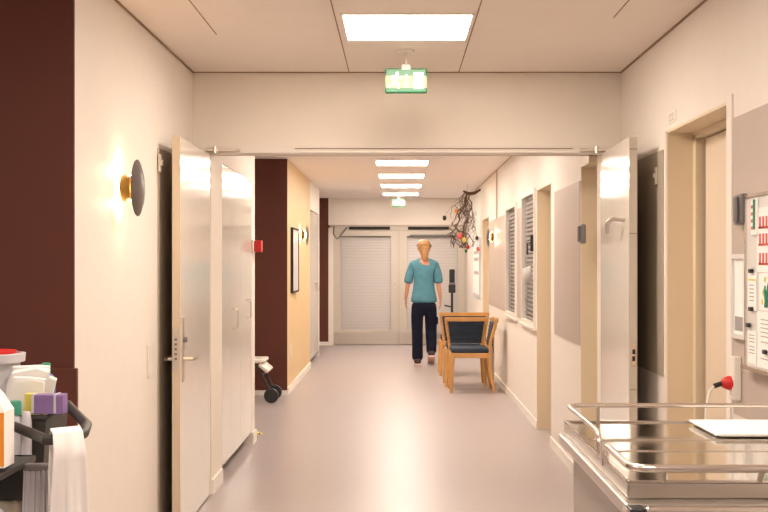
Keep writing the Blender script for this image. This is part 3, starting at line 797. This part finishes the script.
b = MB(); tb(b, TX0+.03, TX1-.02, 2.80, 2.808, .945, .947); tb(b, TX0+.03, TX1-.02, 2.98, 2.985, .945, .947); b.build('tray_strip', 'tube', tr)  # two thin satin strips across the tray top
def rail(pts, r=.0075, posts=()):
    def rnd_(pts, k=4, rad=.05):
        out = [Vector(pts[0])]
        for i in range(1, len(pts)-1):
            a, b_, c_ = Vector(pts[i-1]), Vector(pts[i]), Vector(pts[i+1])
            p0 = b_+(a-b_).normalized()*min(rad, (a-b_).length*.45); p1 = b_+(c_-b_).normalized()*min(rad, (c_-b_).length*.45)
            for j in range(k+1):
                t = j/k; out.append(p0*(1-t)**2+b_*2*t*(1-t)+p1*t*t)
        out.append(Vector(pts[-1])); return out
    P3 = [(x-ox, y-oy, z) for x, y, z in pts]
    MB().tube(rnd_(P3), r, 12).build('rail', 'tube', tr, True)
    for x, y, z in posts: MB().tube([(x-ox, y-oy, .944), (x-ox, y-oy, z)], .005, 8).build('rail_post', 'steel', tr, True)
zf = .995
rail([(TX0+.006, 2.77, .93), (TX0+.006, 2.77, zf), (TX0+.006, TY1-.02, zf), (TX1-.02, TY1-.02, zf), (TX1-.02, 2.77, zf), (TX1-.02, 2.77, .93)], .0065,
     posts=[(P(598,0,3.3).x, TY1-.02, zf), (P(732,0,3.3).x, TY1-.02, zf)])
zn = .978
rail([(TX0+.006, 2.69, .93), (TX0+.006, 2.69, zn), (TX0+.004, TY0-.02, zn), (TX1-.02, TY0-.02, zn), (TX1-.02, 2.69, zn), (TX1-.02, 2.69, .93)], .0085,
     posts=[])
for xx in (P(663,0,2.4).x, P(760,0,2.4).x): MB().tube([(xx-ox, TY0-.02-oy, zn), (xx-ox, TY0+.004-oy, .948)], .006, 8).build('rail_post', 'steel', tr, True)
b = MB(); tb(b, TX0+.018, TX1, TY0-.092, TY0-.075, .896, .913, bev=.006); b.build('handle_bar', 'tube', tr)
b = MB(); tb(b, TX0-.014, TX0+.018, TY0-.095, TY0-.05, .87, .911, bev=.004); b.build('corner_latch', 'black', tr)
b = MB(); tb(b, TX0-.020, TX0-.014, TY0-.095, TY0-.05, .84, .908); b.build('latch_edge', 'tube', tr)
for sx in (TX0+.08, TX1-.08):
    for sy in (TY0+.05, TY1-.16):
        q = MB(); q.lathe([(.02,-.02),(.06,-.016),(.062,0),(.06,.016),(.02,.02)], (sx-ox, sy-oy, .062), 'x', 20); w_ = q.build('caster', 'black', tr, True)
        q = MB(); q.box(sx-ox-.03, sx-ox+.03, sy-oy-.02, sy-oy+.02, .115, .14); q.build('caster_fork', 'steel', w_)
# paper on tray
pa = [P(690,420.5,3.24), P(718,436,3.03), P(800,436,3.03), P(800,420.5,3.24)]
r = empty('paper_stack', (.95, 3.12, .9505), 'white paper sheets lying on the steel trolley top', 'paper')
for i, rzz in enumerate((0, .02)):
    q = MB(); dz = i*.004
    c0 = [(.82,3.27), (.82+.0,2.99), (1.17,2.99), (1.17,3.27)] if i else [(.83,3.28),(.835,3.0),(1.18,3.0),(1.18,3.28)]
    q.prism([(x-.95, y-3.12, dz) for x, y in c0], (0,0,.004)); q.build('sheet', 'paper', r)

# ================================================================ CLEANING CART (left)
cx, cy = -1.16, 3.1
ct = empty('cleaning_cart', (cx, cy, 0), 'charcoal cleaning cart with tubs and a black push handle at lower left', 'cart')
def CT(mb, x0,x1,y0,y1,z0,z1,**k): mb.box(x0-cx,x1-cx,y0-cy,y1-cy,z0,z1,**k); return mb
def tub(xc, yc, tx, ty, bx_, by_, z0, z1, name='tub', m_='charcoal'):
    q = MB()
    q.frustum((xc-cx, yc-cy), bx_, by_, tx, ty, z0, z1)
    for f in list(q.bm.faces):
        if all(abs(v.co.z-z1) < 1e-5 for v in f.verts): q.bm.faces.remove(f)
    o = q.build(name, m_, ct); md = o.modifiers.new('t', 'SOLIDIFY'); md.thickness = .004; md.offset = -1
    q = MB(); x, y = xc-cx, yc-cy
    q.tube([(x-tx,y-ty,z1),(x+tx,y-ty,z1),(x+tx,y+ty,z1),(x-tx,y+ty,z1),(x-tx,y-ty,z1)], .007, 8); q.build('tub_rim', m_, o, True)
tub(-.985, 3.1, .075, .10, .060, .085, .82, 1.00)
tub(-1.17, 3.1, .10, .12, .085, .10, .82, .995)
hp = [(-1.14,3.02,1.0), (-1.0,2.93,1.0), (-.90,2.80,.995), (-.815,2.69,.99), (-.765,2.69,.99), (-.748,2.76,.995), (-.77,2.87,1.0), (-.86,3.08,1.005), (-.91,3.2,1.01), (-1.0,3.24,1.01)]
MB().tube([(x-cx,y-cy,z) for x,y,z in hp], [.011,.0115,.012,.0125,.013,.013,.013,.0125,.012,.012], 12).build('push_handle', 'charcoal', ct, True)
q = MB()
for x, y in ((-1.03,2.95), (-.955,2.86)): q.ball((x-cx, y-cy-.012, 1.005), .006, seg=8)
q.build('rivets', 'steel', ct)
q = MB(); CT(q, -1.5,-.92,2.95,3.32,.10,.16,bev=.01); q.build('base_tray', 'charcoal', ct)
q = MB(); CT(q, -1.5,-.935,2.96,3.30,.50,.53,bev=.005); q.build('shelf', 'charcoal', ct)
for x in (-1.47,-.95):
    for y in (3.0,3.28):
        q = MB(); q.tube([(x-cx,y-cy,.14),(x-cx,y-cy,.83)], .012, 8); q.build('post', 'charcoal', ct)
        q = MB(); q.lathe([(.02,-.015),(.05,-.012),(.052,0),(.05,.012),(.02,.015)], (x-cx,y-cy,.052), 'x', 16); q.build('caster', 'black', ct, True)
q = MB(); CT(q, -1.5,-.935,2.96,3.30,.80,.82); q.build('top_tray', 'charcoal', ct)
# towel over the handle
def cloth(name, top, fall, m_, lab, cat, seed, wtop, wbot, back=.0, cc=None):
    rr = random.Random(seed); q = MB(); nx, nz = 26, 26; g = []
    (ax, ay, az), (bx2, by2, bz2) = top
    for i in range(nz+1):
        t = i/nz; row = []
        for j in range(nx+1):
            u = j/nx
            x = ax+(bx2-ax)*u; y = ay+(by2-ay)*u; z = az+(bz2-az)*u
            wv = (math.sin(u*9+seed)+.5*math.sin(u*17+2*seed))*.012*min(1,t*2.5)
            nrm = Vector((by2-ay, ax-bx2, 0)).normalized()
            if nrm.y > 0: nrm = -nrm
            spread = (u-.5)*(wbot-wtop)*t
            dirv = Vector((bx2-ax, by2-ay, 0)).normalized()
            p = Vector((x,y,z))+dirv*spread+nrm*(wv*.7+.033*min(1,.35+t*9))
            p.z -= fall*t
            row.append(q.bm.verts.new(p))
        g.append(row)
    # short tail over the back
    prev = g[0]
    for k in range(1, 6):
        t = k/5; row = []
        for j in range(nx+1):
            u = j/nx; v0 = g[0][j].co; nrm = Vector((by2-ay, ax-bx2, 0)).normalized()
            if nrm.y > 0: nrm = -nrm
            a = t*PI if t < .6 else .6*PI
            off = -nrm*(.018+.030*min(1,t*1.6)); z = .010*math.sin(min(1,t*1.5)*PI)-back*max(0,t-.3)
            row.append(q.bm.verts.new(Vector((v0.x,v0.y,v0.z))+off+nrm*.018*(1 if t < .2 else 0)+Vector((0,0,z))))
        for j in range(nx): q.bm.faces.new((prev[j], prev[j+1], row[j+1], row[j]))
        prev = row
    for a, b in zip(g, g[1:]):
        for j in range(nx): q.bm.faces.new((a[j], b[j], b[j+1], a[j+1]))
    o = q.build(name, m_, None, True); md = o.modifiers.new('t', 'SOLIDIFY'); md.thickness = .004; md.offset = 0
    c = o.data.vertices[0].co.copy()
    tag(o, lab, cat); return o
cloth('towel', ((-.800,2.680,1.006), (-.740,2.712,1.008)), .55, 'towel', 'white towel draped over the black cart handle', 'towel', 2, .064, .125, .3)
# mop strips under handle
r = empty('mop_head', (-.885, 2.86, .90), 'hanging grey and white striped mop fringe beside the white towel', 'mop')
B(-.035,.03,-.012,.012,-.012,.006,bev=.004).build('clamp', 'grey', r)
q = MB()
for i in range(16):
    u = -.034+.06*i/15; q.tube([(u, -.004+.006*math.sin(i*2), -.008), (u*1.1, -.01+.008*math.sin(i*3), -.2), (u*1.15, .006*math.cos(i), -.5)], .0032, 5)
q.build('fringe', 'lblue', r)
# things carried by the cart
def px(x, y, D): return P(x, y, D)
# white bucket with red content
p = px(-12, 400, 3.18)
r = empty('plastic_bucket', (-1.10, 3.18, .85), 'cloudy white plastic bucket with red rim contents at the left edge', 'bucket')
MB().lathe([(.075,0),(.085,.08),(.096,.268),(.108,.268),(.110,.29),(.100,.292),(.096,.27),(.09,.27)], (-.035,0,.012), 'z', 32).build('bucket', 'lblue', r, True)
MB().lathe([(.088,.282),(.086,.297),(.02,.300)], (-.035,0,.012), 'z', 24).build('red_contents', 'red', r, True)
# glove / paper pack
r = empty('paper_towel_pack', (-1.0, 3.13, .83), 'white crumpled pack of paper cloths standing in the cart tub', 'paper towels')
q = MB()
for i in range(9):
    yo = -.035+.009*i
    x0 = -.045-.003*i+rnd.uniform(-.006,.006); top = .300-.010*abs(i-3)+rnd.uniform(-.012,.012); lean = .018+.003*i+rnd.uniform(-.012,.012)
    pts = [(x0,yo,0), (x0+.075,yo,0), (x0+.088+lean,yo,top*.97), (x0+.055+lean,yo,top), (x0+.02,yo,top*.96), (x0-.002,yo,top*.70)]
    q.prism([(a_+rnd.uniform(-.004,.004), b_, c_+rnd.uniform(-.006,.006)*(c_ > 0)) for a_, b_, c_ in pts], (rnd.uniform(-.004,.004),.005,rnd.uniform(-.006,.006)))
q.build('folded_cloths', 'paper', r)
q = MB(); q.ball((-.10,-.01,.12), .055, sx=.8, sy=.6, sz=1.7, seg=16)
for v in q.bm.verts: v.co += Vector((rnd.uniform(-1,1), rnd.uniform(-1,1), rnd.uniform(-1,1)))*.006
q.build('plastic_wrap', 'paper', r)
# yellow + purple boxes
p = px(33, 405, 2.98)
r = empty('yellow_box', (-.965, 3.055, 1.005), 'yellow card box standing behind the purple box on cart', 'box')
B(-.015,.037,-.012,.015,-.06,.052,bev=.002).build('carton', 'yellow', r)
r = empty('purple_box', (-.908, 3.02, 1.009), 'purple and white small carton on the cart tub edge', 'box')
B(-.038,.042,-.022,.022,0,.050,bev=.002).build('carton', 'purple', r)
MB().box(-.0395,-.033,-.0235,.0235,0.003,.0515).build('white_print', 'lblue', r); MB().box(.018,.024,-.0235,.0235,0.003,.0515).build('white_print', 'lblue', r)
# blue spray bottle with green cap
r = empty('blue_bottle', (-.992, 3.22, .825), 'blue bottle with green cap behind the white paper pack', 'bottle')
MB().lathe([(.024,0),(.026,.02),(.026,.24),(.02,.262),(.011,.27)], (0.015,0,0), 'z', 20).build('bottle_body', 'blue', r, True)
MB().lathe([(.012,.268),(.013,.295),(.009,.298)], (0.015,0,0), 'z', 14).build('cap', 'gcap', r, True)
# green-capped bottle
p = px(14, 410, 2.98)
r = empty('green_capped_bottle', (p.x, 2.985, .84), 'small bottle with green cap between jug and purple box', 'bottle')
MB().lathe([(.018,0),(.020,.02),(.020,.155),(.012,.172)], (0,0,0), 'z', 16).build('bottle_body', 'lblue', r, True)
MB().lathe([(.017,.17),(.017,.202),(.015,.205)], (0,0,0), 'z', 16).build('cap', 'gcap', r, True)
r = empty('glass_vial', (p.x+.03, 2.985, .84), 'small clear vial beside the green capped bottle', 'bottle')
MB().lathe([(.012,0),(.014,.02),(.014,.15),(.010,.175),(.008,.178)], (0,0,0), 'z', 14).build('vial', 'lblue', r, True)
# white jug with orange label
p = px(-5, 425, 2.72)
r = empty('spray_jug', (-.964, 2.72, .925), 'white plastic jug with orange stripe hanging at the cart front left', 'jug')
q = MB()
for z0,z1,a,b in ((0,.13,.052,.052),(.13,.165,.052,.034),(.165,.19,.034,.018)):
    q.frustum((0,0), a, a*.7, b, b*.7, z0, z1)
q.build('jug_body', 'paper', r)
B(.042,.0526,-.038,-.0368,.004,.128).build('orange_stripe', 'orange', r)
B(-.04,.033,-.038,-.0368,.04,.11).build('label_panel', 'lblue', r)
MB().lathe([(.016,.188),(.016,.215)], (0,0,0), 'z', 16).build('cap', 'white', r)
q = MB(); CT(q, -1.06,-.92,2.68,2.95,.895,.912,bev=.003); CT(q, -1.06,-1.04,2.68,2.95,.895,.95); CT(q,-1.06,-.93,2.93,2.95,.80,.912); q.build('side_rack', 'charcoal', ct)
# beige pack on the shelf, white container
r = empty('cleaning_pack', (-1.04, 2.98, .532), 'beige wrapped cleaning cloth pack on the cart shelf', 'pack')
q = MB(); q.box(-.12,.07,-.06,.06,.13,.27,bev=.025,seg=3); q.box(-.12,.06,-.055,.055,0,.13,bev=.015)
q.build('wrapped_pack', 'beige', r, True); B(-.0,.03,-.064,-.058,.205,.235).build('label_mark', 'grey', r)
r = empty('white_container', (-1.035, 2.80, .0), 'rounded white container standing in front of the beige pack', 'container')
MB().lathe([(.10,.0),(.11,.05),(.11,.70),(.09,.78),(.05,.83),(.0301,.84)], (-.0,0,0), 'z', 24).build('container_body', 'lblue', r, True)

# ================================================================ CAMERA, WORLD, VIEW
cam = bpy.data.cameras.new('camera'); co = bpy.data.objects.new('camera', cam); COL.objects.link(co)
co.location = (0,0,H); co.rotation_euler = (PI/2,0,0)
cam.sensor_width = 36; cam.lens = F/768*36; cam.shift_x = -(VX-384)/768; cam.shift_y = (VY-256)/768
cam.clip_start = .05
sc.camera = co
wd = bpy.data.worlds.new('world'); sc.world = wd; wd.use_nodes = True
bg = wd.node_tree.nodes['Background']; bg.inputs['Color'].default_value = (1,.88,.78,1); bg.inputs['Strength'].default_value = .5
vs = sc.view_settings; vs.view_transform = 'Standard'; vs.look = 'None'; vs.gamma = 1; vs.use_curve_mapping = False
vs.exposure = 1.70
